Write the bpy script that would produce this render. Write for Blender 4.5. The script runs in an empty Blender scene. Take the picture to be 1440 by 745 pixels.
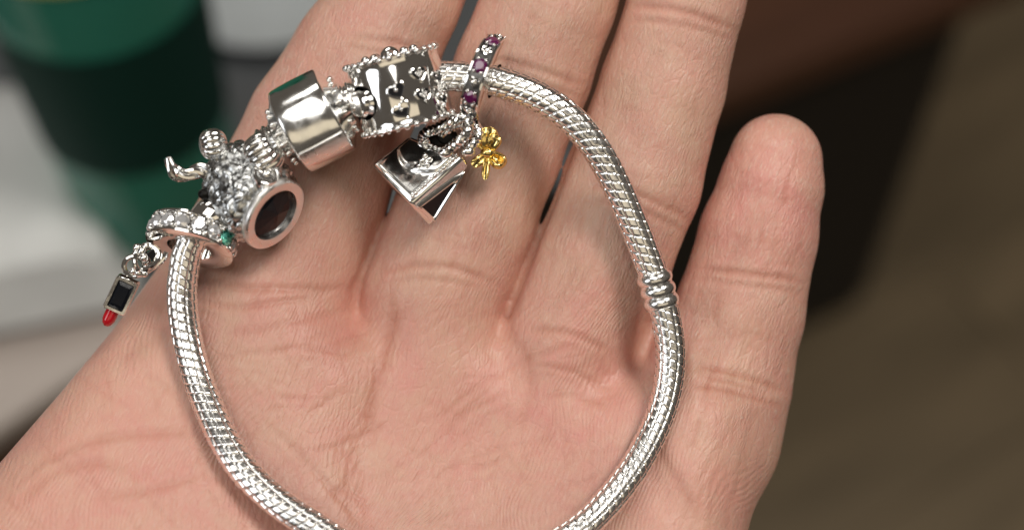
import bpy, bmesh, math, random
import numpy as np
from mathutils import Matrix, Vector, noise

# ------------------------------------------------------------------ camera, light
C = bpy.context.scene
COL = C.collection
D = 170.0                 # mm, camera to the plane z = 0 through the hand
PXMM = 12.0               # photograph pixels per mm on that plane
PITCH = math.radians(55)  # camera looks down by this
HAND_H = 0.95             # metres, height of the hand above the floor
S = 0.001

ROT = Matrix.Rotation(math.radians(90) - PITCH, 4, 'X')
W = Matrix.Translation((0, 0, HAND_H)) @ ROT      # hand frame (metres) -> world

cam_d = bpy.data.cameras.new('camera')
cam = bpy.data.objects.new('camera', cam_d)
COL.objects.link(cam)
cam.matrix_world = W @ Matrix.Translation((0, 0, D * S))
cam_d.sensor_width = 36
cam_d.lens = 36 * D / 120.0
cam_d.clip_start = 0.01
cam_d.clip_end = 100
cam_d.dof.use_dof = True
cam_d.dof.focus_distance = (D - 3) * S
cam_d.dof.aperture_fstop = 10.5
C.camera = cam

wd = bpy.data.worlds.new("World")
C.world = wd
wd.use_nodes = True
bg = wd.node_tree.nodes['Background']
bg.inputs[0].default_value = (1.0, 0.86, 0.72, 1)
bg.inputs[1].default_value = 0.06


def lamp(name, pos, target, size, power, col, size_y=None):
    l = bpy.data.lights.new(name, 'AREA')
    l.shape = 'RECTANGLE' if size_y else 'DISK'
    l.size = size
    if size_y:
        l.size_y = size_y
    l.energy = power
    l.color = col
    o = bpy.data.objects.new(name, l)
    COL.objects.link(o)
    o.location = pos
    d = Vector(target) - Vector(pos)
    o.rotation_euler = d.to_track_quat('-Z', 'Y').to_euler()
    return o


HP = Vector((0, 0, HAND_H))


def offscreen_panel(d, dist, sx, sy, radiance, col):
    """an area light out of view, direction d seen from the hand (right, up the picture, towards the camera)"""
    w = ROT.to_3x3() @ Vector(d).normalized()
    return lamp('offscreen_panel', HP + w * dist, HP, sx, radiance * math.pi * sx * sy, col, sy)


offscreen_panel((.42, .52, .75), 1.45, .42, .42, 14.5, (1.0, .95, .88))  # overhead key lamp from the upper right, following the bracelet's shadows
offscreen_panel((-.22, .26, .94), 1.40, 1.15, .60, 2.1, (1.0, .965, .91))  # added unseen panel: pale bands on the clasp, and fill
offscreen_panel((.16, -.42, .90), 1.40, 1.7, .50, .50, (1.0, .85, .62))  # added unseen panel that gives the drum its beige reflection
offscreen_panel((-.78, -.12, .62), 1.40, .50, .70, 2.3, (.95, .97, 1.0))  # added unseen panel for the white-blue band on the drum's left
offscreen_panel((-.35, .85, .38), 1.50, .70, .40, 3.0, (1.0, .96, .90))  # added unseen panel to whiten the clasp lip and brighten the bag

C.view_settings.view_transform = 'Standard'
C.view_settings.look = 'None'
C.view_settings.exposure = 0.47
C.view_settings.gamma = 1.0
C.render.engine = 'CYCLES'
C.cycles.use_denoising = True
C.cycles.max_bounces = 8
C.cycles.caustics_reflective = False
C.cycles.caustics_refractive = False
C.cycles.sample_clamp_indirect = 4.0

random.seed(5)
np.random.seed(5)


# ------------------------------------------------------------------ helpers
def U(px):
    return (px - 720.0) / PXMM


def V(py):
    return (372.5 - py) / PXMM


def P3(px, py, z=0.0):
    k = (D - z) / D
    return Vector((U(px) * k, V(py) * k, z))


def pdir(dx, dy, dz=0.0):
    """direction given in picture pixels (right, down) and towards the camera"""
    return Vector((dx, -dy, dz)).normalized()


def frame(o, zax, front=Vector((0, 0, 1))):
    z = Vector(zax).normalized()
    y = Vector(front) - z * z.dot(Vector(front))
    if y.length < 1e-4:
        y = Vector((0, 1, 0)) - z * z.y
    y.normalize()
    x = y.cross(z)
    return Matrix(((x.x, y.x, z.x, o[0]), (x.y, y.y, z.y, o[1]), (x.z, y.z, z.z, o[2]), (0, 0, 0, 1)))


class MB:
    def __init__(self):
        self.v = []
        self.f = []

    def add(self, vs, fs, M=None):
        b = len(self.v)
        for p in vs:
            p = Vector(p)
            self.v.append(M @ p if M is not None else p)
        for q in fs:
            self.f.append(tuple(i + b for i in q))
        return self

    def lathe(self, prof, n=48, M=None, fn=None, closed=False):
        vs, fs = [], []
        m = len(prof)
        for j, (r, h) in enumerate(prof):
            for i in range(n):
                a = 2 * math.pi * i / n
                rr = r + (fn(a, j, r, h) if fn else 0)
                vs.append((rr * math.cos(a), rr * math.sin(a), h))
        for j in range(m if closed else m - 1):
            j2 = (j + 1) % m
            for i in range(n):
                i2 = (i + 1) % n
                fs.append((j * n + i, j * n + i2, j2 * n + i2, j2 * n + i))
        return self.add(vs, fs, M)

    def tube(self, pts, r, n=10, closed=False, M=None, cap=True):
        pts = [Vector(p) for p in pts]
        k = len(pts)
        rs = r if isinstance(r, (list, tuple)) else [r] * k
        vs, fs = [], []
        up = None
        for i, p in enumerate(pts):
            if closed:
                t = pts[(i + 1) % k] - pts[i - 1]
            else:
                t = pts[min(i + 1, k - 1)] - pts[max(i - 1, 0)]
            t.normalize()
            if up is None:
                up = Vector((0, 0, 1)) if abs(t.z) < .9 else Vector((1, 0, 0))
            up = (up - t * up.dot(t)).normalized()
            s = t.cross(up)
            for j in range(n):
                a = 2 * math.pi * j / n
                vs.append(p + (up * math.cos(a) + s * math.sin(a)) * rs[i])
        for i in range(k if closed else k - 1):
            i2 = (i + 1) % k
            for j in range(n):
                j2 = (j + 1) % n
                fs.append((i * n + j, i * n + j2, i2 * n + j2, i2 * n + j))
        if cap and not closed:
            fs.append(tuple(range(n))[::-1])
            fs.append(tuple((k - 1) * n + j for j in range(n)))
        return self.add(vs, fs, M)

    def ball(self, c, r, n=12, m=8, sc=(1, 1, 1), M=None):
        c = Vector(c)
        vs, fs = [], []
        for j in range(m + 1):
            b = math.pi * j / m
            for i in range(n):
                a = 2 * math.pi * i / n
                vs.append(c + Vector((r * sc[0] * math.sin(b) * math.cos(a), r * sc[1] * math.sin(b) * math.sin(a), r * sc[2] * math.cos(b))))
        for j in range(m):
            for i in range(n):
                i2 = (i + 1) % n
                fs.append((j * n + i, (j + 1) * n + i, (j + 1) * n + i2, j * n + i2))
        return self.add(vs, fs, M)

    def prism(self, poly, h0, h1, M=None, shrink=1.0):
        n = len(poly)
        cx = sum(p[0] for p in poly) / n
        cy = sum(p[1] for p in poly) / n
        vs = [(p[0], p[1], h0) for p in poly] + [(cx + (p[0] - cx) * shrink, cy + (p[1] - cy) * shrink, h1) for p in poly]
        fs = [tuple(range(n))[::-1], tuple(range(n, 2 * n))]
        for i in range(n):
            fs.append((i, (i + 1) % n, n + (i + 1) % n, n + i))
        return self.add(vs, fs, M)

    def gem(self, r, M=None, n=8, h=0.45):
        """faceted stone, table towards +z, girdle at z=0"""
        vs, fs = [], []
        for j, (rr, hh, off) in enumerate(((1.0, 0, 0), (.86, .20, .5), (.55, h, 0))):
            for i in range(n):
                a = 2 * math.pi * (i + off) / n
                vs.append((r * rr * math.cos(a), r * rr * math.sin(a), r * hh))
        vs.append((0, 0, -r * .8))
        for i in range(n):
            i2 = (i + 1) % n
            fs += [(i, i2, n + i), (i2, n + i2, n + i), (n + i, 2 * n + i2, 2 * n + i), (n + i, n + i2, 2 * n + i2)]
            fs.append((i2, i, 3 * n))
        fs.append(tuple(2 * n + i for i in range(n)))
        return self.add(vs, fs, M)

    def mesh(self, name, origin, smooth=35):
        me = bpy.data.meshes.new(name)
        o = Vector(origin)
        me.from_pydata([tuple((p - o) * S) for p in self.v], [], self.f)
        bm = bmesh.new()
        bm.from_mesh(me)
        bmesh.ops.remove_doubles(bm, verts=bm.verts, dist=2e-6)
        bmesh.ops.recalc_face_normals(bm, faces=bm.faces)
        for f in bm.faces:
            f.smooth = smooth > 0
        if smooth > 0:
            lim = math.radians(smooth)
            for e in bm.edges:
                if len(e.link_faces) == 2 and e.calc_face_angle(0) > lim:
                    e.smooth = False
        bm.to_mesh(me)
        bm.free()
        return me


def thing(name, origin, label, cat, group=None):
    """Empty at a thing's base, origin in hand-frame mm"""
    o = bpy.data.objects.new(name, None)
    COL.objects.link(o)
    o.empty_display_size = 0.002
    o.matrix_world = W @ Matrix.Translation(Vector(origin) * S)
    o['label'] = label
    o['category'] = cat
    if group:
        o['group'] = group
    o['_o'] = list(origin)
    return o


def part(name, mb, mat, parent, label=None, smooth=35, bevel=0, kind=None):
    root = parent
    while '_o' not in root:
        root = root.parent
    me = mb.mesh(name, root['_o'], smooth)
    me.materials.append(mat)
    o = bpy.data.objects.new(name, me)
    COL.objects.link(o)
    o.parent = parent
    if label:
        o['label'] = label
    if kind:
        o['kind'] = kind
    if bevel:
        m = o.modifiers.new('bevel', 'BEVEL')
        m.width = bevel * S
        m.segments = 2
        m.limit_method = 'ANGLE'
        m.angle_limit = math.radians(40)
        m.harden_normals = False
    return o


def catmull(pts, n):
    """closed=False Catmull-Rom through nd points, n samples equally spaced by arc length"""
    P = np.array(pts, float)
    P = np.vstack([2 * P[0] - P[1], P, 2 * P[-1] - P[-2]])
    out = []
    for i in range(1, len(P) - 2):
        for t in np.linspace(0, 1, 24, endpoint=False):
            a, b, c, d = P[i - 1], P[i], P[i + 1], P[i + 2]
            out.append(.5 * ((2 * b) + (-a + c) * t + (2 * a - 5 * b + 4 * c - d) * t * t + (-a + 3 * b - 3 * c + d) * t ** 3))
    out.append(P[-2])
    out = np.array(out)
    L = np.concatenate([[0], np.cumsum(np.linalg.norm(np.diff(out[:, :3], axis=0), axis=1))])
    s = np.linspace(0, L[-1], n)
    return np.stack([np.interp(s, L, out[:, k]) for k in range(out.shape[1])], 1), L[-1]


# ------------------------------------------------------------------ materials
def mat_new(name):
    m = bpy.data.materials.new(name)
    m.use_nodes = True
    nt = m.node_tree
    b = nt.nodes['Principled BSDF']
    return m, nt, b


def nd(nt, t, **kw):
    n = nt.nodes.new(t)
    for k, v in kw.items():
        setattr(n, k, v)
    return n


def metal(name, col, rough, scratch=0.0, patina=False, bump=0.0, bscale=900.0):
    m, nt, b = mat_new(name)
    b.inputs['Metallic'].default_value = 1.0
    b.inputs['Base Color'].default_value = (*col, 1)
    b.inputs['Roughness'].default_value = rough
    tc = nd(nt, 'ShaderNodeTexCoord')
    nz = nd(nt, 'ShaderNodeTexNoise')
    nz.inputs['Scale'].default_value = bscale
    nz.inputs['Detail'].default_value = 5
    nt.links.new(tc.outputs['Object'], nz.inputs['Vector'])
    mr = nd(nt, 'ShaderNodeMapRange')
    mr.inputs['From Min'].default_value = .3
    mr.inputs['From Max'].default_value = .7
    mr.inputs['To Min'].default_value = rough * .6
    mr.inputs['To Max'].default_value = rough * 1.6
    nt.links.new(nz.outputs['Fac'], mr.inputs['Value'])
    nt.links.new(mr.outputs['Result'], b.inputs['Roughness'])
    if bump:
        bp = nd(nt, 'ShaderNodeBump')
        bp.inputs['Strength'].default_value = 1.0
        bp.inputs['Distance'].default_value = bump * S
        nt.links.new(nz.outputs['Fac'], bp.inputs['Height'])
        nt.links.new(bp.outputs['Normal'], b.inputs['Normal'])
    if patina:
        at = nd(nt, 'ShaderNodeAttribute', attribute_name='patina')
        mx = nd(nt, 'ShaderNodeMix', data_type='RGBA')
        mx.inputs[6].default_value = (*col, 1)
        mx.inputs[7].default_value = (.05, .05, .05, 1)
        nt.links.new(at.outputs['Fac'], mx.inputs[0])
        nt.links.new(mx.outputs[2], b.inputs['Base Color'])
    return m


def plain(name, col, rough=.5, spec=.5, trans=0, ior=1.5, coat=0, nscale=0, namt=.2, metallic=0):
    m, nt, b = mat_new(name)
    b.inputs['Base Color'].default_value = (*col, 1)
    b.inputs['Roughness'].default_value = rough
    b.inputs['Specular IOR Level'].default_value = spec
    b.inputs['Transmission Weight'].default_value = trans
    b.inputs['IOR'].default_value = ior
    b.inputs['Coat Weight'].default_value = coat
    b.inputs['Metallic'].default_value = metallic
    if nscale:
        tc = nd(nt, 'ShaderNodeTexCoord')
        nz = nd(nt, 'ShaderNodeTexNoise')
        nz.inputs['Scale'].default_value = nscale
        nz.inputs['Detail'].default_value = 4
        nt.links.new(tc.outputs['Object'], nz.inputs['Vector'])
        mx = nd(nt, 'ShaderNodeMix', data_type='RGBA')
        mx.inputs[6].default_value = (*[c * (1 - namt) for c in col], 1)
        mx.inputs[7].default_value = (*[min(1, c * (1 + namt)) for c in col], 1)
        nt.links.new(nz.outputs['Fac'], mx.inputs[0])
        nt.links.new(mx.outputs[2], b.inputs['Base Color'])
    return m


SILVER = metal('silver_polished', (.94, .93, .91), .07, bump=.010, bscale=420)
SILVER_CHAIN = metal('silver_chain', (.96, .95, .93), .19, bump=.004, bscale=2500)
SILVER_SCUFF = metal('silver_scuffed', (.93, .93, .91), .15, bump=.012, bscale=700)
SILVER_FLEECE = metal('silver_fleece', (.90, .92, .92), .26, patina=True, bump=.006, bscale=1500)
SILVER_SATIN = metal('silver_satin', (.95, .94, .92), .36, bump=.006, bscale=900)
SILVER_OX = metal('silver_patina', (.93, .92, .90), .12, patina=True, bump=.012, bscale=1500)
OXIDE = metal('silver_blackened', (.022, .021, .020), .4)
SILVER_DARK = metal('silver_darkened', (.20, .195, .19), .3)
SILVER_DULL = metal('silver_dull', (.60, .59, .57), .4)
GOLD = metal('gold_plate', (.95, .72, .27), .13, bump=.012, bscale=900)
BLACK = plain('black_enamel', (.006, .006, .008), .3, spec=.3)
BLACKSTONE = plain('black_stone', (.006, .007, .010), .12, spec=.22)
PURPLE = plain('purple_stone', (.15, .006, .095), .05, spec=.9, trans=.2, ior=1.7)
CRYSTAL = plain('clear_stone', (.93, .93, .95), .03, spec=1.0, trans=.25, ior=2.2, metallic=.45)
GLINT_GREEN = plain('clear_stone_green_glint', (.10, .75, .60), .03, spec=1.0, trans=.25, ior=2.2, metallic=.45)  # green glint of a clear stone, put into the base colour
RED = plain('red_enamel', (.45, .004, .012), .15, coat=.6)


def skin_material():
    m, nt, b = mat_new('skin')
    L = nt.links.new
    fl = nd(nt, 'ShaderNodeAttribute', attribute_name='flow')
    fg = nd(nt, 'ShaderNodeAttribute', attribute_name='finger')
    cr = nd(nt, 'ShaderNodeAttribute', attribute_name='crease')
    tn = nd(nt, 'ShaderNodeAttribute', attribute_name='redness')

    def mapping(scale, src=fl.outputs['Vector']):
        mp = nd(nt, 'ShaderNodeMapping')
        mp.inputs['Scale'].default_value = scale
        L(src, mp.inputs['Vector'])
        return mp.outputs['Vector']

    def noise_tex(vec, scale=1.0, detail=3, rough=.55, dist=0):
        n = nd(nt, 'ShaderNodeTexNoise')
        n.inputs['Scale'].default_value = scale
        n.inputs['Detail'].default_value = detail
        n.inputs['Roughness'].default_value = rough
        n.inputs['Distortion'].default_value = dist
        L(vec, n.inputs['Vector'])
        return n.outputs['Fac']

    def mth(op, a, c=None, clamp=False):
        n = nd(nt, 'ShaderNodeMath', operation=op)
        n.use_clamp = clamp
        for i, s in enumerate((a, c)):
            if s is None:
                continue
            if isinstance(s, (int, float)):
                n.inputs[i].default_value = s
            else:
                L(s, n.inputs[i])
        return n.outputs[0]

    # lines that run along the fingers
    long_lines = noise_tex(mapping((5.0, .95, .95)), 1.0, 4, .6, .3)
    long2 = noise_tex(mapping((1.1, .16, .16)), 1.0, 3, .6, .8)
    # ridges of the palm: waves along a warped flow coordinate
    sep = nd(nt, 'ShaderNodeSeparateXYZ')
    L(fl.outputs['Vector'], sep.inputs[0])
    warp = noise_tex(mapping((.05, .05, .05)), 1.0, 2, .5)
    warp2 = noise_tex(mapping((.5, .5, .5)), 1.0, 2, .5)
    ph = mth('ADD', mth('MULTIPLY', sep.outputs['X'], 1.9), mth('ADD', mth('MULTIPLY', warp, 30.0), mth('MULTIPLY', warp2, .45)))
    ridge = mth('SINE', mth('MULTIPLY', ph, 6.2832))
    # how strongly ridges show, in patches
    patch = noise_tex(mapping((.11, .11, .11)), 1.0, 2, .5)
    patch = mth('MULTIPLY', mth('SUBTRACT', patch, .33, True), 3.5, True)
    notf = mth('SUBTRACT', 1.0, mth('MULTIPLY', fg.outputs['Fac'], .75))
    ridge = mth('MULTIPLY', mth('MULTIPLY', ridge, patch), notf)
    # criss-cross fine lines
    vo = nd(nt, 'ShaderNodeTexVoronoi', feature='DISTANCE_TO_EDGE')
    vo.inputs['Scale'].default_value = 1.0
    wn = nd(nt, 'ShaderNodeTexNoise')
    wn.inputs['Scale'].default_value = .6
    L(fl.outputs['Vector'], wn.inputs['Vector'])
    mixv = nd(nt, 'ShaderNodeMix', data_type='VECTOR')
    mixv.inputs[0].default_value = .35
    L(mapping((1.5, .75, .8)), mixv.inputs[4])
    L(wn.outputs['Color'], mixv.inputs[5])
    L(mixv.outputs[1], vo.inputs['Vector'])
    cell = mth('MINIMUM', mth('MULTIPLY', vo.outputs['Distance'], 7.0), 1.0)
    micro = noise_tex(mapping((3.5, 3.5, 3.5)), 1.0, 3, .6)
    vary = noise_tex(mapping((.22, .14, .2)), 1.0, 2, .5)
    vary = mth('ADD', mth('MULTIPLY', mth('SUBTRACT', vary, .35, True), 3.6), .2)
    h = mth('ADD', mth('MULTIPLY', mth('MULTIPLY', long_lines, vary), mth('ADD', mth('MULTIPLY', fg.outputs['Fac'], .9), .5)), mth('MULTIPLY', long2, .2))
    h = mth('ADD', h, mth('MULTIPLY', ridge, .14))
    h = mth('ADD', h, mth('MULTIPLY', cell, .20))
    h = mth('ADD', h, mth('MULTIPLY', micro, .35))
    bp = nd(nt, 'ShaderNodeBump')
    bp.inputs['Strength'].default_value = 1.0
    bp.inputs['Distance'].default_value =   .135 * S
    L(h, bp.inputs['Height'])
    L(bp.outputs['Normal'], b.inputs['Normal'])
    # colour
    blot = noise_tex(mapping((.16, .16, .16)), 1.0, 3, .6, .5)
    fine = noise_tex(mapping((1.6, .9, 1.0)), 1.0, 4, .65)
    c1 = nd(nt, 'ShaderNodeMix', data_type='RGBA')
    c1.inputs[6].default_value = (.66, .41, .305, 1)
    c1.inputs[7].default_value = (.66, .30, .25, 1)
    red = mth('ADD', tn.outputs['Fac'], mth('ADD', mth('MULTIPLY', mth('SUBTRACT', blot, .5), 1.6), mth('MULTIPLY', mth('SUBTRACT', fine, .5), .6)), True)
    L(red, c1.inputs[0])
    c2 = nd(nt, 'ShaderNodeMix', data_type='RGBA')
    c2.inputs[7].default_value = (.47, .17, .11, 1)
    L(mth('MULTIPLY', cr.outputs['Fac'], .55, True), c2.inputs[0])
    dry = nd(nt, 'ShaderNodeMix', data_type='RGBA')
    dry.inputs[7].default_value = (.74, .55, .45, 1)
    dm = mth('MULTIPLY', mth('SUBTRACT', long_lines, .52, True), mth('ADD', mth('MULTIPLY', fg.outputs['Fac'], 2.0), 1.2), True)
    L(dm, dry.inputs[0])
    L(c1.outputs[2], dry.inputs[6])
    L(dry.outputs[2], c2.inputs[6])
    L(c2.outputs[2], b.inputs['Base Color'])
    rr = nd(nt, 'ShaderNodeMapRange')
    rr.inputs['To Min'].default_value = .28
    rr.inputs['To Max'].default_value = .48
    L(fine, rr.inputs['Value'])
    L(rr.outputs['Result'], b.inputs['Roughness'])
    b.inputs['Specular IOR Level'].default_value = .45
    b.inputs['Subsurface Weight'].default_value = .25
    b.inputs['Subsurface Radius'].default_value = (1.0, .38, .22)
    b.inputs['Subsurface Scale'].default_value = 1.0 * S
    return m


SKIN = skin_material()


# ------------------------------------------------------------------ the hand
def build_hand():
    h = 0.27
    fx = np.concatenate([np.arange(-104, -62, 1.0), np.arange(-62, 39, h), np.arange(39, 46, .8)])
    fy = np.concatenate([np.arange(-104, -33.5, 1.0), np.arange(-33.5, 32.5, h), np.arange(32.5, 88, .8)])
    fz = np.concatenate([np.arange(-38, -13, .8), np.arange(-13, 16, h)])
    X, Y = np.meshgrid(fx, fy, indexing='ij')
    X = X.astype(np.float32)
    Y = Y.astype(np.float32)
    poly = [(300, 300), (225, 372), (160, 462), (85, 552), (0, 650), (-70, 735), (-110, 830), (-60, 960), (60, 1090), (200, 1260), (300, 1450),
            (330, 1700), (880, 1700), (900, 1450), (985, 1250), (1035, 1000), (1052, 745), (1078, 650), (1095, 560), (1000, 440),
            (935, 440), (905, 500), (855, 510), (800, 450), (745, 432), (733, 468), (690, 420), (615, 390), (545, 400), (506, 436), (440, 350), (370, 300)]
    P = np.array([(U(a), V(b)) for a, b in poly])
    n = len(P)
    d2 = np.full(X.shape, 1e9, np.float32)
    inside = np.zeros(X.shape, bool)
    for i in range(n):
        a, b = P[i], P[(i + 1) % n]
        e = b - a
        t = np.clip(((X - a[0]) * e[0] + (Y - a[1]) * e[1]) / (e @ e), 0, 1)
        d2 = np.minimum(d2, (X - a[0] - t * e[0]) ** 2 + (Y - a[1] - t * e[1]) ** 2)
        cond = ((a[1] > Y) != (b[1] > Y))
        if abs(b[1] - a[1]) > 1e-9:
            xi = a[0] + (Y - a[1]) * (b[0] - a[0]) / (b[1] - a[1])
            inside ^= cond & (X < xi)
    s = np.where(inside, np.sqrt(d2), -np.sqrt(d2))
    px = X * PXMM + 720
    py = 372.5 - Y * PXMM

    def g(cx, cy, sx, sy=None, rot=0):
        sy = sy or sx
        dx, dy = px - cx, py - cy
        c, q = math.cos(rot), math.sin(rot)
        a, b = dx * c + dy * q, -dx * q + dy * c
        return np.exp(-.5 * ((a / sx) ** 2 + (b / sy) ** 2))

    zf = .3 + 6.0 * np.clip((py - 400) / 345, -.2, 1.8)
    zf += -4.2 * g(650, 650, 150, 150)
    zf += .8 * g(415, 440, 75) + .7 * g(645, 470, 75) + .55 * g(825, 560, 75, 90)
    zf += 4.5 * g(110, 770, 210, 150, .5) + 2.0 * g(985, 740, 90, 150)
    zf += 2.0 * g(300, 900, 200)
    # soft folds of the palm: polyline, depth, width px
    folds = [([(560, 395), (548, 470), (530, 540), (512, 640), (520, 760)], .95, 26),
             ([(735, 450), (746, 510), (748, 570), (735, 640)], .5, 26),
             ([(880, 570), (920, 660), (960, 725), (975, 800)], .7, 16),
             ([(300, 560), (350, 640), (420, 740), (470, 860)], .7, 30)]

    def polydist(pts, ax, ay):
        best = np.full(ax.shape, 1e9, np.float32)
        tt = np.zeros(ax.shape, np.float32)
        m = len(pts) - 1
        for i in range(m):
            a, b = np.array(pts[i], float), np.array(pts[i + 1], float)
            e = b - a
            t = np.clip(((ax - a[0]) * e[0] + (ay - a[1]) * e[1]) / (e @ e), 0, 1)
            dd = np.hypot(ax - a[0] - t * e[0], ay - a[1] - t * e[1])
            k = dd < best
            best = np.where(k, dd, best)
            tt = np.where(k, (i + t) / m, tt)
        return best, tt

    for pts, dep, wd_ in folds:
        dd, tt = polydist(pts, px, py)
        zf -= dep * np.exp(-.5 * (dd / wd_) ** 2) * np.clip(np.minimum(tt, 1 - tt) * 5 + .15, 0, 1)
    lf = np.clip((420 - px) / 300, 0, 1)
    T = 22 - 8 * lf + 6 * np.clip((py - 800) / 300, 0, 1)
    R = 9.5 - 3.5 * lf
    hh = T / 2
    zm = zf - hh
    q = np.maximum(R - s, 0) * (hh / R)
    q = q.astype(np.float32)
    Z = fz.astype(np.float32)[None, None, :]
    dp = np.sqrt(q[:, :, None] ** 2 + (Z - zm[:, :, None].astype(np.float32)) ** 2) - hh[:, :, None].astype(np.float32)

    def smin(a, b, k):
        hq = np.maximum(k - np.abs(a - b), 0) / k
        return np.minimum(a, b) - hq * hq * k * .25

    # index, middle, ring, little, thumb: picture x, y, radius px, height of the front
    fingers = [
        [(392, 352, 134, .4), (458, 186, 113, 0.2), (512, 85, 102, -.6), (556, 2, 90, -1), (650, -215, 92, -4), (735, -410, 84, -8), (790, -530, 70, -12)],
        [(612, 408, 104, .9), (655, 300, 100, 1.2), (691, 213, 97, 1.0), (736, 100, 96, .2), (773, 0, 93, .3), (850, -230, 92, -2), (925, -450, 86, -6), (972, -600, 72, -9)],
        [(800, 478, 100, 1.2), (847, 365, 96, 1.4), (890, 255, 96, 1.1), (933, 120, 87, .4), (966, 0, 81, .4), (1025, -210, 80, -2), (1085, -410, 76, -5), (1112, -530, 64, -8)],
        [(992, 610, 106, .8), (1018, 520, 97, -.2), (1040, 440, 91, -.6), (1067, 330, 83, -1.4), (1085, 262, 73, -2.2), (1091, 226, 66, -3.0)],
        [(230, 1180, 150, 8), (40, 960, 138, 9), (-200, 830, 112, 10), (-400, 700, 104, 9), (-500, 630, 84, 7)],
    ]
    df = None
    segs = []
    for fi, f in enumerate(fingers):
        d1 = np.full(dp.shape, 1e3, np.float32)
        for (a, b) in zip(f[:-1], f[1:]):
            A = np.array([U(a[0]), V(a[1]), a[3] - a[2] / PXMM * .93])
            B = np.array([U(b[0]), V(b[1]), b[3] - b[2] / PXMM * .93])
            ra, rb = a[2] / PXMM, b[2] / PXMM
            segs.append((fi, A, B, ra, rb))
            mr = max(ra, rb) + 5
            ix = np.where((fx > min(A[0], B[0]) - mr) & (fx < max(A[0], B[0]) + mr))[0]
            iy = np.where((fy > min(A[1], B[1]) - mr) & (fy < max(A[1], B[1]) + mr))[0]
            sl = (slice(ix[0], ix[-1] + 1), slice(iy[0], iy[-1] + 1), slice(None))
            e = B - A
            xx = X[sl[0], sl[1]][:, :, None]
            yy = Y[sl[0], sl[1]][:, :, None]
            t = np.clip(((xx - A[0]) * e[0] + (yy - A[1]) * e[1] + (Z - A[2]) * e[2]) / (e @ e), 0, 1)
            dist = np.sqrt((xx - A[0] - t * e[0]) ** 2 + (yy - A[1] - t * e[1]) ** 2 + ((Z - A[2] - t * e[2]) * 1.075) ** 2) - (ra + (rb - ra) * t)
            d1[sl] = smin(d1[sl], dist.astype(np.float32), .8)
        if df is None:
            df = d1
        else:
            df = smin(df, d1, .5 if fi < 4 else 3.0)
    F = smin(dp, df, 3.2)
    # narrow slits where neighbouring fingers lie against each other
    for pts, hw in (([(499, 408), (516, 370), (548, 285), (605, 140), (666, 0)], .26), ([(714, 446), (730, 410), (786, 262), (840, 105), (879, 0)], .24)):
        dd, tt = polydist(pts, px, py)
        sl = (np.nonzero((dd < 60).any(1))[0], np.nonzero((dd < 60).any(0))[0])
        sx_, sy_ = slice(sl[0][0], sl[0][-1] + 1), slice(sl[1][0], sl[1][-1] + 1)
        d_ = (dd[sx_, sy_] / PXMM - hw)[:, :, None].astype(np.float32)
        d_ = np.maximum(d_, -5.5 - Z)
        F[sx_, sy_] = -smin(-F[sx_, sy_], d_, .9)
    del dp, df, d1

    # ---- surface nets
    ins = F < 0
    nx, ny, nz = F.shape
    cs = np.zeros((nx - 1, ny - 1, nz - 1), np.uint8)
    for i in (0, 1):
        for j in (0, 1):
            for k in (0, 1):
                cs += ins[i:nx - 1 + i, j:ny - 1 + j, k:nz - 1 + k]
    act = (cs > 0) & (cs < 8)
    I, J, K = np.nonzero(act)
    idx = np.full(act.shape, -1, np.int32)
    idx[I, J, K] = np.arange(len(I))
    acc = np.zeros((len(I), 3))
    cnt = np.zeros(len(I))
    corners = [(i, j, k) for i in (0, 1) for j in (0, 1) for k in (0, 1)]
    for a in corners:
        for ax in range(3):
            if a[ax]:
                continue
            b = list(a)
            b[ax] = 1
            va = F[I + a[0], J + a[1], K + a[2]]
            vb = F[I + b[0], J + b[1], K + b[2]]
            m = (va < 0) != (vb < 0)
            t = np.where(m, va / np.where(m, va - vb, 1), 0)
            p = [fx[I + a[0]], fy[J + a[1]], fz[K + a[2]]]
            p2 = [fx[I + b[0]], fy[J + b[1]], fz[K + b[2]]]
            for c in range(3):
                acc[:, c] += np.where(m, p[c] + t * (p2[c] - p[c]), 0)
            cnt += m
    vt = acc / cnt[:, None]
    quads = []
    for ax in range(3):
        sl0 = [slice(1, None)] * 3
        sl0 = [slice(1, -1)] * 3
        sl0[ax] = slice(0, -1)
        sl1 = list(sl0)
        sl1[ax] = slice(1, None)
        a = ins[tuple(sl0)]
        b = ins[tuple(sl1)]
        ch = np.argwhere(a != b)
        sgn = a[ch[:, 0], ch[:, 1], ch[:, 2]]
        off = np.ones(3, int)
        off[ax] = 0
        ch = ch + off
        o1, o2 = [(1, 2), (2, 0), (0, 1)][ax]
        def cell(d1_, d2_):
            q_ = ch.copy()
            q_[:, o1] -= d1_
            q_[:, o2] -= d2_
            return idx[q_[:, 0], q_[:, 1], q_[:, 2]]
        qd = np.stack([cell(1, 1), cell(0, 1), cell(0, 0), cell(1, 0)], 1)
        qd[~sgn] = qd[~sgn][:, ::-1]
        quads.append(qd)
    quads = np.vstack(quads)
    quads = quads[(quads >= 0).all(1)]
    # Laplacian smoothing
    e = np.vstack([quads[:, [0, 1]], quads[:, [1, 2]], quads[:, [2, 3]], quads[:, [3, 0]]])
    nv = len(vt)
    deg = np.bincount(e[:, 0], minlength=nv) + np.bincount(e[:, 1], minlength=nv)
    def lap(w):
        o = np.zeros_like(w)
        for c in range(w.shape[1]):
            o[:, c] = np.bincount(e[:, 0], w[e[:, 1], c], nv) + np.bincount(e[:, 1], w[e[:, 0], c], nv)
        return o / np.maximum(deg, 1)[:, None]
    for it in range(5):
        vt = vt + .6 * (lap(vt) - vt)
    # ---- creases, as displacement along the normal
    vpx = vt[:, 0] * PXMM + 720
    vpy = 372.5 - vt[:, 1] * PXMM
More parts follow.
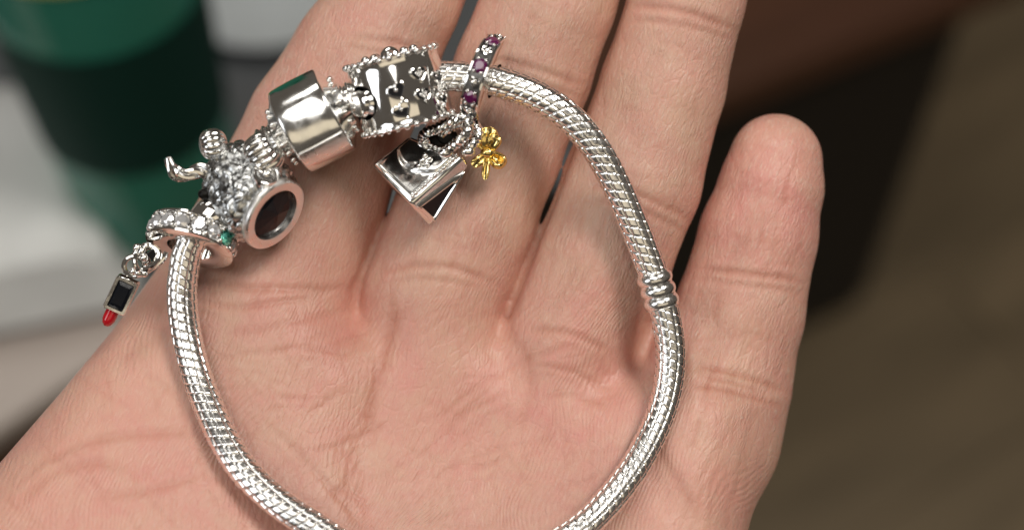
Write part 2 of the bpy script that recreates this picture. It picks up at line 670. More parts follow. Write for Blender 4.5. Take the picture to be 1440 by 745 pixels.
    fa = np.cross(vt[quads[:, 2]] - vt[quads[:, 0]], vt[quads[:, 3]] - vt[quads[:, 1]])
    nrm = np.zeros_like(vt)
    for c in range(3):
        for k in range(4):
            nrm[:, c] += np.bincount(quads[:, k], fa[:, c], nv)
    nrm /= np.linalg.norm(nrm, axis=1)[:, None] + 1e-9
    front = np.clip(nrm[:, 2] * 2.0, 0, 1)
    creases = [  # points, depth mm, sigma px, colour
        ([(724, 405), (709, 450), (706, 492)], .45, 12, .2), ([(914, 430), (903, 482), (892, 535)], .8, 14, .3), ([(508, 385), (499, 405), (490, 440)], .25, 11, .2),
        ([(478, 52), (560, 62), (640, 96)], .22, 6, .5), ([(470, 66), (560, 80), (628, 112)], .15, 5, .4),
        ([(290, 392), (340, 408), (400, 405), (470, 402), (500, 400)], .26, 6, .6),
        ([(262, 420), (330, 432), (420, 420), (470, 408)], .20, 5, .5),
        ([(660, 78), (740, 92), (835, 128)], .22, 6, .6), ([(656, 96), (740, 112), (828, 142)], .15, 5, .4),
        ([(520, 382), (580, 372), (640, 378), (712, 410)], .26, 6, .7), ([(530, 398), (600, 392), (680, 404)], .14, 5, .4),
        ([(880, 10), (960, 16), (1046, 46)], .28, 6, .8), ([(872, 28), (960, 36), (1040, 62)], .14, 5, .4),
        ([(820, 262), (880, 268), (982, 312)], .24, 6, .7), ([(812, 280), (890, 292), (975, 332)], .16, 5, .5),
        ([(735, 462), (800, 470), (866, 494)], .24, 6, .7), ([(742, 512), (800, 522), (866, 550)], .20, 5, .5), ([(760, 560), (810, 556), (860, 572)], .12, 5, .4),
        ([(978, 378), (1050, 384), (1138, 398)], .26, 5, .9), ([(972, 392), (1050, 400), (1134, 412)], .14, 5, .4),
        ([(966, 516), (1030, 524), (1116, 552)], .22, 5, .9), ([(962, 538), (1040, 552), (1108, 574)], .20, 5, .8), ([(985, 528), (1040, 540), (1080, 552)], .15, 4, .6),
        ([(905, 600), (935, 650), (962, 690), (985, 740)], .2, 9, .4),
        ([(545, 400), (552, 450), (538, 505), (525, 560), (514, 640)], .30, 9, .9),
        ([(728, 470), (744, 520), (742, 570), (728, 620)], .16, 7, .5),
        ([(30, 668), (120, 622), (220, 606), (300, 612)], .3, 8, .5),
        ([(20, 720), (70, 668), (130, 650), (190, 662)], .25, 8, .5),
        ([(120, 700), (200, 690), (300, 660)], .2, 7, .4), ([(200, 520), (250, 560), (262, 620)], .16, 6, .3),
        ([(300, 470), (400, 455), (520, 430)], .15, 6, .4), ([(310, 500), (420, 490), (500, 500)], .14, 5, .4),
        ([(600, 610), (660, 555), (740, 505), (830, 480)], .10, 5, .25),
        ([(420, 640), (490, 620), (560, 590)], .10, 5, .25), ([(600, 680), (680, 640), (780, 610)], .09, 5, .2),
        ([(370, 590), (440, 660), (520, 745)], .16, 6, .35),
    ]
    rng = np.random.RandomState(11)
    def scatter(nn, x0, x1, y0, y1, ang, spread, l0, l1, dep):
        for _ in range(nn):
            x, y = rng.uniform(x0, x1), rng.uniform(y0, y1)
            a = ang + rng.normal(0, spread)
            l = rng.uniform(l0, l1)
            dx, dy = math.cos(a) * l / 2, math.sin(a) * l / 2
            bx, by = rng.normal(0, l * .06), rng.normal(0, l * .06)
            creases.append(([(x - dx, y - dy), (x + bx, y + by), (x + dx, y + dy)], dep * .6 * rng.uniform(.4, 1), rng.uniform(3., 4.2), .18))
    scatter(90, 300, 880, 430, 745, 2.5, .45, 40, 150, .10)
    scatter(30, 300, 860, 430, 745, 1.5, .3, 40, 130, .10)
    scatter(26, 300, 860, 430, 745, .2, .3, 40, 120, .09)
    scatter(40, 0, 320, 520, 745, 1.2, .7, 40, 140, .09)
    scatter(20, 200, 400, 380, 560, .5, .5, 40, 120, .09)
    scatter(46, 930, 1110, 400, 745, 1.85, .12, 50, 150, .10)
    scatter(26, 1000, 1130, 200, 400, 1.75, .12, 40, 120, .09)
    scatter(40, 720, 1010, 20, 440, 1.92, .1, 50, 160, .09)
    scatter(40, 520, 850, 20, 420, 1.93, .1, 50, 160, .09)
    scatter(30, 330, 640, 10, 400, 2.0, .14, 50, 150, .09)
    for f, a in ((fingers[1], .35), (fingers[2], .32), (fingers[3], .22), (fingers[0], .4)):
        for q_ in f[1:5]:
            scatter(5, q_[0] - 50, q_[0] + 50, q_[1] - 60, q_[1] + 60, a, .15, 30, 90, .07)
    disp = np.zeros(nv)
    colr = np.zeros(nv)
    for pts, dep, sg, cc in creases:
        A = np.array(pts)
        m = (vpx > A[:, 0].min() - 4 * sg) & (vpx < A[:, 0].max() + 4 * sg) & (vpy > A[:, 1].min() - 4 * sg) & (vpy < A[:, 1].max() + 4 * sg) & (front > 0)
        if not m.any():
            continue
        sg = max(3.0, sg * .68)
        cp, _ = catmull([(a_, b_, 0) for a_, b_ in pts], 4 * len(pts))
        wob = np.cumsum(rng.normal(0, .8, len(cp)))
        cp[:, 1] += wob - wob.mean()
        dd, tt = polydist([(a_[0], a_[1]) for a_ in cp], vpx[m], vpy[m])
        fall = np.clip(np.minimum(tt, 1 - tt) * 4.5, 0, 1)
        w = np.exp(-.5 * (dd / sg) ** 2) * fall
        lip = np.exp(-.5 * ((dd - 2.6 * sg) / (1.3 * sg)) ** 2) * fall
        disp[m] += .62 * dep * (-w + .25 * lip)
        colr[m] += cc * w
    vt = vt + nrm * (disp * front)[:, None]
    # ---- flow attribute: across, along
    across = np.zeros(nv)
    along = np.zeros(nv)
    best = np.full(nv, 1e9)
    base = {}
    for fi, A, B, ra, rb in segs[:-4]:
        e_ = B - A
        Ln = np.linalg.norm(e_)
        dvec = e_ / Ln
        t = np.clip(((vt - A) @ dvec) / Ln, 0, 1)
        dist = np.linalg.norm(vt - A - t[:, None] * e_, axis=1) - (ra + (rb - ra) * t)
        side = (vt[:, 0] - A[0]) * (-dvec[1]) + (vt[:, 1] - A[1]) * dvec[0]
        m = dist < best
        best = np.where(m, dist, best)
        b0 = base.get(fi, 0)
        across = np.where(m, -side, across)
        along = np.where(m, b0 + t * Ln, along)
        base[fi] = b0 + Ln
    wf = np.clip((470 + .12 * (vpx - 500) - vpy) / 150, 0, 1)
    wf = np.where(vpx > 930, np.clip((720 - vpy) / 150, 0, 1), wf)
    wf = wf * np.clip(1.5 - best / 3, 0, 1)
    pa = vt[:, 0] * .94 + vt[:, 1] * -.34
    pb = vt[:, 1] * .94 + vt[:, 0] * .34
    # palm coordinates everywhere; fingers get their own lines through a rotated frame
    flow = np.stack([pa, pb, vt[:, 2] * .7], 1)
    red = .45 + .5 * np.exp(-.5 * (((vpx - 1085) / 70) ** 2 + ((vpy - 290) / 70) ** 2)) \
        + .08 * np.exp(-.5 * (((vpx - 420) / 110) ** 2 + ((vpy - 450) / 60) ** 2)) \
        + .22 * np.exp(-.5 * (((vpx - 740) / 150) ** 2 + ((vpy - 560) / 90) ** 2)) \
        + .2 * np.exp(-.5 * (((vpx - 200) / 130) ** 2 + ((vpy - 690) / 80) ** 2)) \
        - .3 * np.exp(-.5 * (((vpx - 760) / 200) ** 2 + ((vpy - 200) / 150) ** 2)) \
        - .2 * np.exp(-.5 * (((vpx - 1050) / 60) ** 2 + ((vpy - 500) / 90) ** 2))
    # ---- to real space
    k = (D - vt[:, 2]) / D
    real = np.stack([vt[:, 0] * k, vt[:, 1] * k, vt[:, 2]], 1) * S
    me = bpy.data.meshes.new('hand')
    me.vertices.add(nv)
    me.vertices.foreach_set('co', real.astype(np.float32).ravel())
    nq = len(quads)
    me.loops.add(nq * 4)
    me.loops.foreach_set('vertex_index', quads.astype(np.int32).ravel())
    me.polygons.add(nq)
    me.polygons.foreach_set('loop_start', np.arange(0, nq * 4, 4, dtype=np.int32))
    me.polygons.foreach_set('loop_total', np.full(nq, 4, np.int32))
    me.update(calc_edges=True)
    me.polygons.foreach_set('use_smooth', np.ones(nq, bool))
    for nm, arr in (('finger', wf), ('crease', np.clip(colr, 0, 1.5)), ('redness', np.clip(red, 0, 1))):
        at = me.attributes.new(nm, 'FLOAT', 'POINT')
        at.data.foreach_set('value', arr.astype(np.float32))
    at = me.attributes.new('flow', 'FLOAT_VECTOR', 'POINT')
    at.data.foreach_set('vector', flow.astype(np.float32).ravel())
    me.materials.append(SKIN)
    o = bpy.data.objects.new('hand', me)
    COL.objects.link(o)
    o.matrix_world = W
    o['label'] = 'open left hand held palm up, pink creased skin, carrying the silver charm bracelet'
    o['category'] = 'hand'
    print('hand', nv, nq)
    return o


build_hand()

# ------------------------------------------------------------------ bracelet
CH = [(298, 300, 6.5), (280, 325, 6), (265, 350, 5.5), (258, 385, 5), (256, 420, 4.6), (262, 470, 4.6), (276, 525, 5.2), (297, 580, 6.6), (322, 630, 8.2), (352, 670, 9.4), (395, 708, 10.6), (440, 737, 11.4),
      (510, 775, 12), (640, 805, 11), (740, 785, 10), (812, 745, 9), (855, 705, 7.5), (893, 655, 6), (922, 600, 4.6), (938, 550, 4), (943, 500, 3.8), (938, 455, 3.9), (927, 412, 4.1), (912, 368, 4.4),
      (890, 312, 5), (868, 262, 5.6), (838, 208, 6.2), (800, 165, 6.6), (755, 135, 6.8), (705, 117, 6.8), (660, 109, 6.6), (612, 108, 6.2), (590, 112, 6)]
chain_pts = [P3(*c) for c in CH]
PITCH_L = 1.10
_, Ltot = catmull(chain_pts, 4)
NL = int(Ltot / PITCH_L)
cs_, _ = catmull(chain_pts, NL * 8 + 1)
bro = P3(440, 737, 9.5)
bracelet = thing('charm_bracelet', bro, 'silver snake chain bracelet with barrel clasp lying across the open palm', 'bracelet')


TAN = np.gradient(cs_, axis=0)
TAN /= np.linalg.norm(TAN, axis=1)[:, None]
UPV = np.array([0, 0, 1.0]) - TAN * TAN[:, 2:3]
UPV /= np.linalg.norm(UPV, axis=1)[:, None]
SIDE = np.cross(UPV, TAN)


def link_mesh(i):
    """one turn of scales, its rows sloping round the chain"""
    N, per, m = 10, 9, 9
    r0, hb = 1.625, .055
    c, j, k = np.meshgrid(np.arange(N), np.arange(m), np.arange(per), indexing='ij')
    t = j / (m - 1)
    u = k / (per - 1) * 2 - 1
    acr = np.sqrt(np.maximum(0, 1 - np.abs(u) ** 7))
    al = np.sqrt(np.maximum(0, 1 - np.abs(2 * t - 1) ** 12))
    jit = np.random.RandomState(i).normal(0, .012, (N, 1, 1))
    r = r0 + (hb + jit + .06 * t) * acr * al - np.where(acr * al < .05, .035, 0)
    a = 2 * math.pi * (c + u * .496) / N + i * .02
    ax = (i + .5 + (t - .5) * 1.03 - .5 * (c - 4.5) - u * .22) * 8
    ax = np.clip(ax, 0, len(cs_) - 1)
    f = np.arange(len(cs_))
    p = [np.interp(ax, f, cs_[:, q]) + r * (np.cos(a) * np.interp(ax, f, SIDE[:, q]) + np.sin(a) * np.interp(ax, f, UPV[:, q])) for q in range(3)]
    mid = Vector(cs_[i * 8 + 4])
    vs = np.stack([p[q].ravel() - mid[q] for q in range(3)], 1) * S
    fs = []
    for c_ in range(N):
        b = c_ * per * m
        for j_ in range(m - 1):
            for k_ in range(per - 1):
                fs.append((b + j_ * per + k_, b + j_ * per + k_ + 1, b + (j_ + 1) * per + k_ + 1, b + (j_ + 1) * per + k_))
    me = bpy.data.meshes.new('link')
    me.from_pydata(vs.tolist(), [], fs)
    me.polygons.foreach_set('use_smooth', [True] * len(fs))
    me.materials.append(SILVER_CHAIN)
    me.update()
    return me, mid


for i in range(NL):
    me, mid = link_mesh(i)
    o = bpy.data.objects.new('link', me)
    COL.objects.link(o)
    o.parent = bracelet
    o.location = (mid - bro) * S
mb = MB()
mb.tube([Vector(p) for p in cs_[::3]], 1.58, 20)
part('core', mb, SILVER_DULL, bracelet)

# threaded collar on the right
mb = MB()
ca, cb = P3(918, 383, 4.3), P3(932, 432, 4.0)
M = frame((ca + cb) / 2, cb - ca)
hl = (cb - ca).length / 2
prof = [(1.5, -hl), (1.95, -hl)]
for k in range(3):
    z0 = -hl + 2 * hl * k / 3
    w = 2 * hl / 3
    for q in range(9):
        f = q / 8
        prof.append((1.88 + .22 * math.sin(math.pi * f) ** .7, z0 + w * (.06 + .88 * f)))
prof += [(1.95, hl), (1.5, hl)]
mb.lathe(prof, 40, M)
part('ridged_collar', mb, SILVER_CHAIN, bracelet)

# clasp
cdir = pdir(.885, -.465, .03)
ccen = P3(440, 170, 6.2)
M = frame(ccen, cdir)
mb = MB()
prof = [(0, -4.5), (2.3, -4.5), (2.7, -4.35), (3.2, -3.9), (4.35, -3.2), (4.8, -3.02), (5.0, -2.88), (5.09, -2.65), (5.15, -1.5), (5.17, 0), (5.15, 1.5), (5.09, 2.65), (5.0, 2.88), (4.8, 3.02), (4.35, 3.2), (3.2, 3.9), (2.8, 4.4), (2.4, 4.5), (0, 4.5)]


def clasp_fn(a, j, r, h):
    # slightly flattened towards the sides, as a hinged barrel is
    return -.05 * r * (math.cos(2 * (a - math.pi / 2)) * .5 + .5) * .6 + .012 * r * math.cos(5 * a + .6)


mb.lathe(prof, 120, M, clasp_fn)
clasp = part('clasp', mb, SILVER_SCUFF, bracelet, 'broad polished barrel clasp')
mb = MB()
for r_, a0, a1, hw in ((5.28, 128, 150, 2.72),):
    vs, fs = [], []
    K = 14
    for k in range(K + 1):
        a = math.radians(a0 + (a1 - a0) * k / K)
        for (rr, hh_) in ((4.7, -hw), (r_, -hw), (r_ + .06, -hw + .2), (r_ + .06, hw - .2), (r_, hw), (4.7, hw)):
            vs.append((rr * math.cos(a), rr * math.sin(a), hh_))
    for k in range(K):
        for q in range(5):
            fs.append((k * 6 + q, k * 6 + q + 1, (k + 1) * 6 + q + 1, (k + 1) * 6 + q))
    fs += [tuple(range(6)), tuple(K * 6 + q for q in range(6))[::-1]]
    mb.add(vs, fs, M)
part('clasp_lip', mb, SILVER_SATIN, clasp)
# end collars either side of the clasp
for sgn in (-1, 1):
    mb = MB()
    Mc = M @ Matrix.Translation((0, 0, sgn * 5.3))
    prof = []
    for k in range(3):
        z0 = -1.2 + .8 * k
        for q in range(7):
            f = q / 6
            prof.append((1.9 + .25 * math.sin(math.pi * f), z0 + .8 * (.05 + .9 * f)))
    mb.lathe([(0, -1.2)] + prof + [(0, 1.2)], 36, Mc)
    part('clasp_collar', mb, SILVER_OX, bracelet)
mb = MB()
for k in range(16):
    a = 2 * math.pi * k / 16
    for sgn in (-1, 1):
        mb.ball(M @ Vector((3.3 * math.cos(a), 3.3 * math.sin(a), sgn * 3.95)), .3, 8, 6)
part('clasp_beading', mb, SILVER, clasp)

# smooth end cap beside the stone ring
mb = MB()
d0 = (P3(318, 282, 6.5) - P3(286, 314, 6.4)).normalized()
Mc = frame(P3(300, 301, 6.6), d0)
mb.lathe([(0, -1.7), (1.7, -1.7), (2.05, -1.4), (2.15, -.4), (2.1, .6), (1.8, 1.3), (1.4, 1.8), (0, 1.9)], 40, Mc)
part('end_cap', mb, SILVER, bracelet)


# ------------------------------------------------------------------ patina helper
def set_patina(o, fn):
    me = o.data
    at = me.attributes.new('patina', 'FLOAT', 'POINT')
    root = o
    while '_o' not in root:
        root = root.parent
    og = Vector(root['_o'])
    at.data.foreach_set('value', [fn(v.co / S + og) for v in me.vertices])


# ------------------------------------------------------------------ textured creature bead
nb = Vector((.83 * .905, -.55 * .905, .425)).normalized()      # towards the stone end
bc = P3(388, 303, 7.6)
cre = thing('creature_bead', bc - nb * 4, 'textured silver animal bead with curled tail and black stone set in its oval end', 'charm')
M = frame(bc, nb)
mb = MB()
mb.lathe([(3.15, -.6), (3.15, -.02), (3.3, .06), (4.15, .06), (4.35, -.1), (4.42, -.45), (4.3, -.8), (3.9, -1.0), (3.0, -1.0)], 72, M, closed=True)
part('base_ring', mb, SILVER_SATIN, cre)
mb = MB()
vs = []
fs = []
n = 10
for rr, hh_ in ((3.16, -.5), (2.2, -.2)):
    for i in range(n):
        a = 2 * math.pi * (i + (0 if rr > 3 else .5)) / n
        vs.append((rr * math.cos(a), rr * math.sin(a), hh_))
vs.append((.2, .1, .25))
for i in range(n):
    i2 = (i + 1) % n
    fs += [(i, i2, n + i), (i2, n + i2, n + i), (n + i, n + i2, 2 * n)]
mb.add(vs, fs, M)
part('black_stone', mb, BLACKSTONE, cre, 'black faceted stone', smooth=0)
# body: lathe with a curly fleece relief
body_h = {}
mb = MB()
vs, fs = [], []
NA, NH = 150, 90


def prof_r(t):
    # t 0 base .. 1 crown
    if t < .1:
        return 3.9 + .7 * t / .1
    return 4.6 * max(0, 1 - ((t - .1) / .9) ** 3.6) ** .5 + .35 * math.sin(math.pi * t)


pts_h = []
SHR = M.to_3x3().inverted() @ (pdir(.45, -.83, .35) * 1.5)
for j in range(NH + 1):
    t = j / NH
    for i in range(NA):
        a = 2 * math.pi * i / NA
        r = prof_r(t) * (1 + .05 * math.cos(2 * a + .5))
        p = Vector((r * math.cos(a), r * math.sin(a), -.95 - 9.4 * t)) + SHR * t
        dn = Vector((math.cos(a) * (1 - t ** 3), math.sin(a) * (1 - t ** 3), -t ** 3)).normalized()
        q = p * .62
        dist, _ = noise.voronoi(q * 1.45 + noise.noise_vector(q * .8) * .6)
        cell = min(1.0, (dist[1] - dist[0]) * 2.4)
        sw = .5 + .5 * math.sin(7 * dist[0] + 3 * noise.noise(q * .7))
        hgt = .24 * cell ** .6 + .12 * sw * cell + .04 * noise.noise(q * 3)
        vs.append(p + dn * (hgt - .22))
        pts_h.append(cell * (.55 + .45 * sw))
for j in range(NH):
    for i in range(NA):
        i2 = (i + 1) % NA
        fs.append((j * NA + i, j * NA + i2, (j + 1) * NA + i2, (j + 1) * NA + i))
mb.add(vs, fs, M)
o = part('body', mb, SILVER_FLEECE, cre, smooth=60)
Minv = M.inverted()


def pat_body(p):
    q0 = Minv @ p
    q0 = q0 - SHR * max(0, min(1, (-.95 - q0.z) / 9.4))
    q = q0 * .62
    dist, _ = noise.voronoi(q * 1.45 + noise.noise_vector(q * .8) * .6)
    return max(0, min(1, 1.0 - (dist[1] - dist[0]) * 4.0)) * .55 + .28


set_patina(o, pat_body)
# round eye disc
ed = pdir(.35, -.55, .75)
Me = frame(P3(374, 246, 10.2), ed)
mb = MB()
mb.lathe([(0, .1), (.85, .12), (.95, .3), (1.2, .36), (1.42, .28), (1.5, 0), (1.5, -1.2), (0, -1.2)], 36, Me)
mb.ball(Me @ Vector((0, 0, .1)), .5, 12, 8, (1, 1, .5))
part('eye', mb, SILVER_OX, cre)
# ribbed shoulder and paw
for (cx, cy, cz, dv, r, ln, nr) in ((371, 216, 8.6, pdir(.8, -.5, .1), 2.3, 4.4, 7), (300, 203, 7.4, pdir(-.9, .15, .3), 1.7, 3.2, 5)):
    Mr = frame(P3(cx, cy, cz), dv)
    mb = MB()

    def rib(a, j, rr, hh_):
        return rr * .13 * abs(math.cos(nr * a)) ** .7 - .08 * rr
    prof = []
    for q in range(21):
        f = q / 20
        prof.append((r * max(0.0, 1 - abs(2 * f - 1) ** 2.6) ** .5, (f - .5) * ln))
    mb.lathe(prof, 120, Mr, rib)
    o = part('ribbed_foot', mb, SILVER_OX, cre)
    set_patina(o, lambda p: 0.12)
# tail
tp, _ = catmull([P3(300, 240, 6.6), P3(280, 240, 6.8), P3(264, 246, 7), P3(251, 245, 7.2), P3(242, 236, 7.4), P3(235, 222, 7.8)], 60)
mb = MB()
for k in range(4):
    pts = []
    rs = []
    for i, p in enumerate(tp):
        f = i / 59
        t_ = Vector(tp[min(i + 1, 59)] - tp[max(i - 1, 0)]).normalized()
        Mf = frame(Vector(p), t_)
        rr = .62 - .40 * f + .22 * math.exp(-((f - .7) / .15) ** 2)
        a = 2 * math.pi * k / 4 + 5.0 * f
        pts.append(Mf @ Vector((rr * math.cos(a), rr * math.sin(a), 0)))
        rs.append(.46 - .26 * f + .06 * math.exp(-((f - .7) / .15) ** 2))
    mb.tube(pts, rs, 8)
o = part('tail', mb, SILVER_OX, cre)
set_patina(o, lambda p: .1)
# dark opening of the bead
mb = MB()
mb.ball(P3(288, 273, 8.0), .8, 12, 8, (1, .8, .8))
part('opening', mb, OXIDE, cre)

# ------------------------------------------------------------------ ring of clear stones
nr_ = Vector((-.20, -.90, .39)).normalized()
rc = P3(266, 350, 5.6)
cring = thing('stone_ring_charm', rc, 'silver ring set with clear sparkling stones, threaded on the chain beside the animal bead', 'charm')
M = frame(rc, nr_)
mb = MB()
mb.lathe([(2.55, .0), (2.75, .12), (4.75, .12), (5.0, .0), (5.05, -.25), (4.75, -.35), (4.75, -2.25), (5.05, -2.35), (5.0, -2.6), (4.75, -2.7), (2.75, -2.7), (2.55, -2.5)], 80, M, closed=True)
part('band', mb, SILVER, cring)
NS = 16
for k in range(NS):
    a = 2 * math.pi * (k + .3) / NS
    rd = Vector((math.cos(a), math.sin(a), 0))
    Mg = M @ frame(rd * 4.82 + Vector((0, 0, -1.3)), rd, Vector((0, 0, 1)))
    mb = MB()
    mb.gem(.88, Mg, 8)
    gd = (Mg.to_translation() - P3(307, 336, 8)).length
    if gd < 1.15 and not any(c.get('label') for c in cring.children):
        part('stone', mb, GLINT_GREEN, cring, 'small clear stone with a green glint painted into its colour', smooth=0)
    else:
        part('clear_stone', mb, CRYSTAL, cring, smooth=0)
mb = MB()
for k in range(NS):
    a = 2 * math.pi * (k + .8) / NS
    for hh_ in (-.62, -2.0):
        mb.ball(M @ Vector((4.95 * math.cos(a), 4.95 * math.sin(a), hh_)), .27, 8, 6)
part('prongs', mb, SILVER, cring)
mb = MB()
mb.lathe([(4.77, -.36), (4.79, -1.0), (4.77, -2.24)], 64, M)
part('stone_bed', mb, SILVER, cring)

# ------------------------------------------------------------------ lipstick charm
lp = P3(171, 414, 4.5)
lip = thing('lipstick_charm', lp, 'tiny lipstick charm with black panel and red tip, hanging left of the stone ring', 'charm')
ld = pdir(-.44, .90, -.05)
Ml = frame(lp, ld, Vector((.25, .1, 1)))


def rrect(w, h, r, n=5):
    out = []
    for cx, cy, a0 in ((w - r, h - r, 0), (-w + r, h - r, 90), (-w + r, -h + r, 180), (w - r, -h + r, 270)):
        for k in range(n + 1):
            a = math.radians(a0 + 90 * k / n)
            out.append((cx + r * math.cos(a), cy + r * math.sin(a)))
    return out


# local frame for the case: x across, y along ld, z out
Mcase = Ml @ Matrix(((1, 0, 0, 0), (0, 0, 1, 0), (0, 1, 0, 0), (0, 0, 0, 1)))
mb = MB()
o1 = rrect(1.32, 2.05, .35)
i1 = rrect(.90, 1.60, .18)
n = len(o1)
vs = [(p[0], p[1], -1.1) for p in o1] + [(p[0], p[1], .85) for p in o1] + [(p[0] * .93, p[1] * .95, 1.02) for p in o1] + [(p[0] * 1.04, p[1] * 1.03, 1.02) for p in i1] + [(p[0], p[1], .75) for p in i1]
fs = [tuple(range(n))[::-1]]
for L_ in range(4):
    for i in range(n):
        i2 = (i + 1) % n
        fs.append((L_ * n + i, L_ * n + i2, (L_ + 1) * n + i2, (L_ + 1) * n + i))
fs.append(tuple(4 * n + i for i in range(n)))
mb.add(vs, fs, Mcase)
part('case', mb, SILVER, lip)
mb = MB()
mb.add([(-.9, -1.6, .78), (.9, -1.6, .78), (.9, 1.6, .78), (-.9, 1.6, .78), (-.55, -1.1, .98), (.55, -1.1, .98), (.55, 1.1, .98), (-.55, 1.1, .98)],
       [(0, 1, 5, 4), (1, 2, 6, 5), (2, 3, 7, 6), (3, 0, 4, 7), (4, 5, 6, 7)], Mcase)
part('black_panel', mb, BLACKSTONE, lip, smooth=0)
mb = MB()
mb.lathe([(0, 1.9), (.74, 1.9), (.76, 2.9), (.72, 3.3), (.55, 3.75), (.28, 4.0), (0, 4.05)], 28, Ml @ Matrix.Translation((-.12, 0, 0)))
part('red_tip', mb, RED, lip)
mb = MB()
for (px_, py_, z_, r_, tr, nv_) in ((189, 374, 5.2, 1.15, .30, pdir(.2, .2, 1)), (199, 368, 5.6, 1.05, .27, pdir(.85, -.1, .5))):
    Mt = frame(P3(px_, py_, z_), nv_)
    mb.tube([Mt @ Vector((r_ * math.cos(2 * math.pi * k / 28), r_ * math.sin(2 * math.pi * k / 28), 0)) for k in range(28)], tr, 10, True)
part('jump_ring', mb, SILVER, lip)
mb = MB()
for px_, py_, z_, r_ in ((193, 348, 5.6, .5), (200, 353, 6, .55), (191, 356, 5.8, .42), (206, 346, 5.8, .5), (203, 362, 6.2, .5), (196, 383, 5.6, .6), (203, 384, 5.5, .5), (188, 381, 5.7, .45)):
    mb.ball(P3(px_, py_, z_), r_, 12, 8)
part('beads', mb, SILVER, lip)
mb = MB()
tq, _ = catmull([P3(196, 350, 5.4), P3(206, 345, 5.6), P3(217, 348, 5.8), P3(224, 357, 5.9), P3(217, 370, 5.9), P3(206, 378, 5.7), P3(200, 386, 5.5)], 30)
mb.tube([Vector(p) for p in tq], .36, 10)
tq, _ = catmull([P3(203, 384, 5.2), P3(216, 376, 5.4), P3(230, 364, 5.6), P3(234, 354, 5.6)], 20)
mb.tube([Vector(p) for p in tq], .30, 10)
part('link_loop', mb, SILVER, lip)
mb = MB()
Mq = frame(P3(218, 358, 5.7), pdir(.3, .3, 1))
mb.prism([(-.75, -.6), (.6, -.75), (.75, .6), (-.6, .75)], -.3, .25, Mq)
part('black_square', mb, BLACK, lip, bevel=.06)

# ------------------------------------------------------------------ drum charm with hearts
hd = Vector((-.25, .955, .17)).normalized()
hc = P3(562, 127, 6.6)
drum = thing('heart_drum_charm', hc - hd * 3.8, 'round silver drum charm with engraved hearts and beaded rims, threaded right of the clasp', 'charm')
M = frame(hc, hd)     # local y = front (towards camera), x = picture left/right
RD, HD = 5.25, 3.55
# find which local x is picture right
rgt = M.to_3x3() @ Vector((1, 0, 0))
SX = 1 if rgt.x > 0 else -1


def cyl(ang, h, r):
    """ang: degrees, 0 = facing the camera, + = picture right"""
    a = math.radians(ang)
    return M @ Vector((SX * r * math.sin(a), r * math.cos(a), h))


def rad_at(h):
    return RD - .08 + .24 * (1 - (h / HD) ** 2) + .14 * math.exp(-((abs(h) - HD) / .3) ** 2)


mb = MB()
NA, NH = 168, 44
vs, fs = [], []
HOLES = [(-50, -.25, 1.95), (104, .4, 1.95)]
keep = []
for j in range(NH + 1):
    h = -HD + 2 * HD * j / NH
    for i in range(NA):
        ang = 360.0 * i / NA - 180
        hh_ = h
        inside = False
        for (ha, hz, hr) in HOLES:
            du = math.radians((ang - ha + 180) % 360 - 180) * RD
            dv = h - hz
            dd = math.hypot(du, dv)
            if dd < hr - .12:
                inside = True
            elif dd < hr + .14 and dd > 1e-6:
                k_ = hr / dd
                ang = ha + math.degrees(du * k_ / RD)
                hh_ = hz + dv * k_
        keep.append(not inside)
        vs.append(cyl(ang, hh_, rad_at(hh_)))
for j in range(NH):
    for i in range(NA):
        i2 = (i + 1) % NA
        q = (j * NA + i, j * NA + i2, (j + 1) * NA + i2, (j + 1) * NA + i)
        if all(keep[k] for k in q):
            fs.append(q)
mb.add(vs, fs)
part('wall', mb, SILVER, drum, smooth=50)
# rims of beads, plates
for hs in (-1, 1):
    mb = MB()
    mb.lathe([(RD - .5, hs * HD), (RD + .08, hs * HD), (RD + .2, hs * (HD + .08)), (RD + .22, hs * (HD + .3)), (RD + .1, hs * (HD + .4)), (RD - .5, hs * (HD + .42))], 80, M, closed=True)
    rim = part('rim', mb, SILVER, drum)
    mb = MB()
    for k in range(30):
        ang = 12 * k
        mb.ball(cyl(ang, hs * (HD + .26), RD + .02), .36 if k % 3 else .42, 10, 8)
    part('rim_beads', mb, SILVER, rim)
    mb = MB()
    mb.lathe([(0, hs * (HD + .1)), (RD - .45, hs * (HD + .1))], 60, M)
    part('end_plate', mb, OXIDE, drum)
mb = MB()
mb.lathe([(RD - .75, -HD), (RD - .75, HD)], 60, M)
part('dark_lining', mb, OXIDE, drum)
# scroll work on the lid
mb = MB()
for k in range(10):
    ang = 36 * k
    mb.ball(cyl(ang, HD + .45, 2.9), .62, 12, 8, (1, 1, .8))
mb.ball(M @ Vector((0, 0, HD + .3)), 1.2, 20, 10, (1, 1, .5))
part('lid_beads', mb, SILVER, drum)


def heart(n=36, s=1.0):
    out = []
    for k in range(n):
        t = 2 * math.pi * k / n
        x = 16 * math.sin(t) ** 3
        y = 13 * math.cos(t) - 5 * math.cos(2 * t) - 2 * math.cos(3 * t) - math.cos(4 * t)
        out.append((x / 16 * s, (y + 2) / 16 * s))
    return out


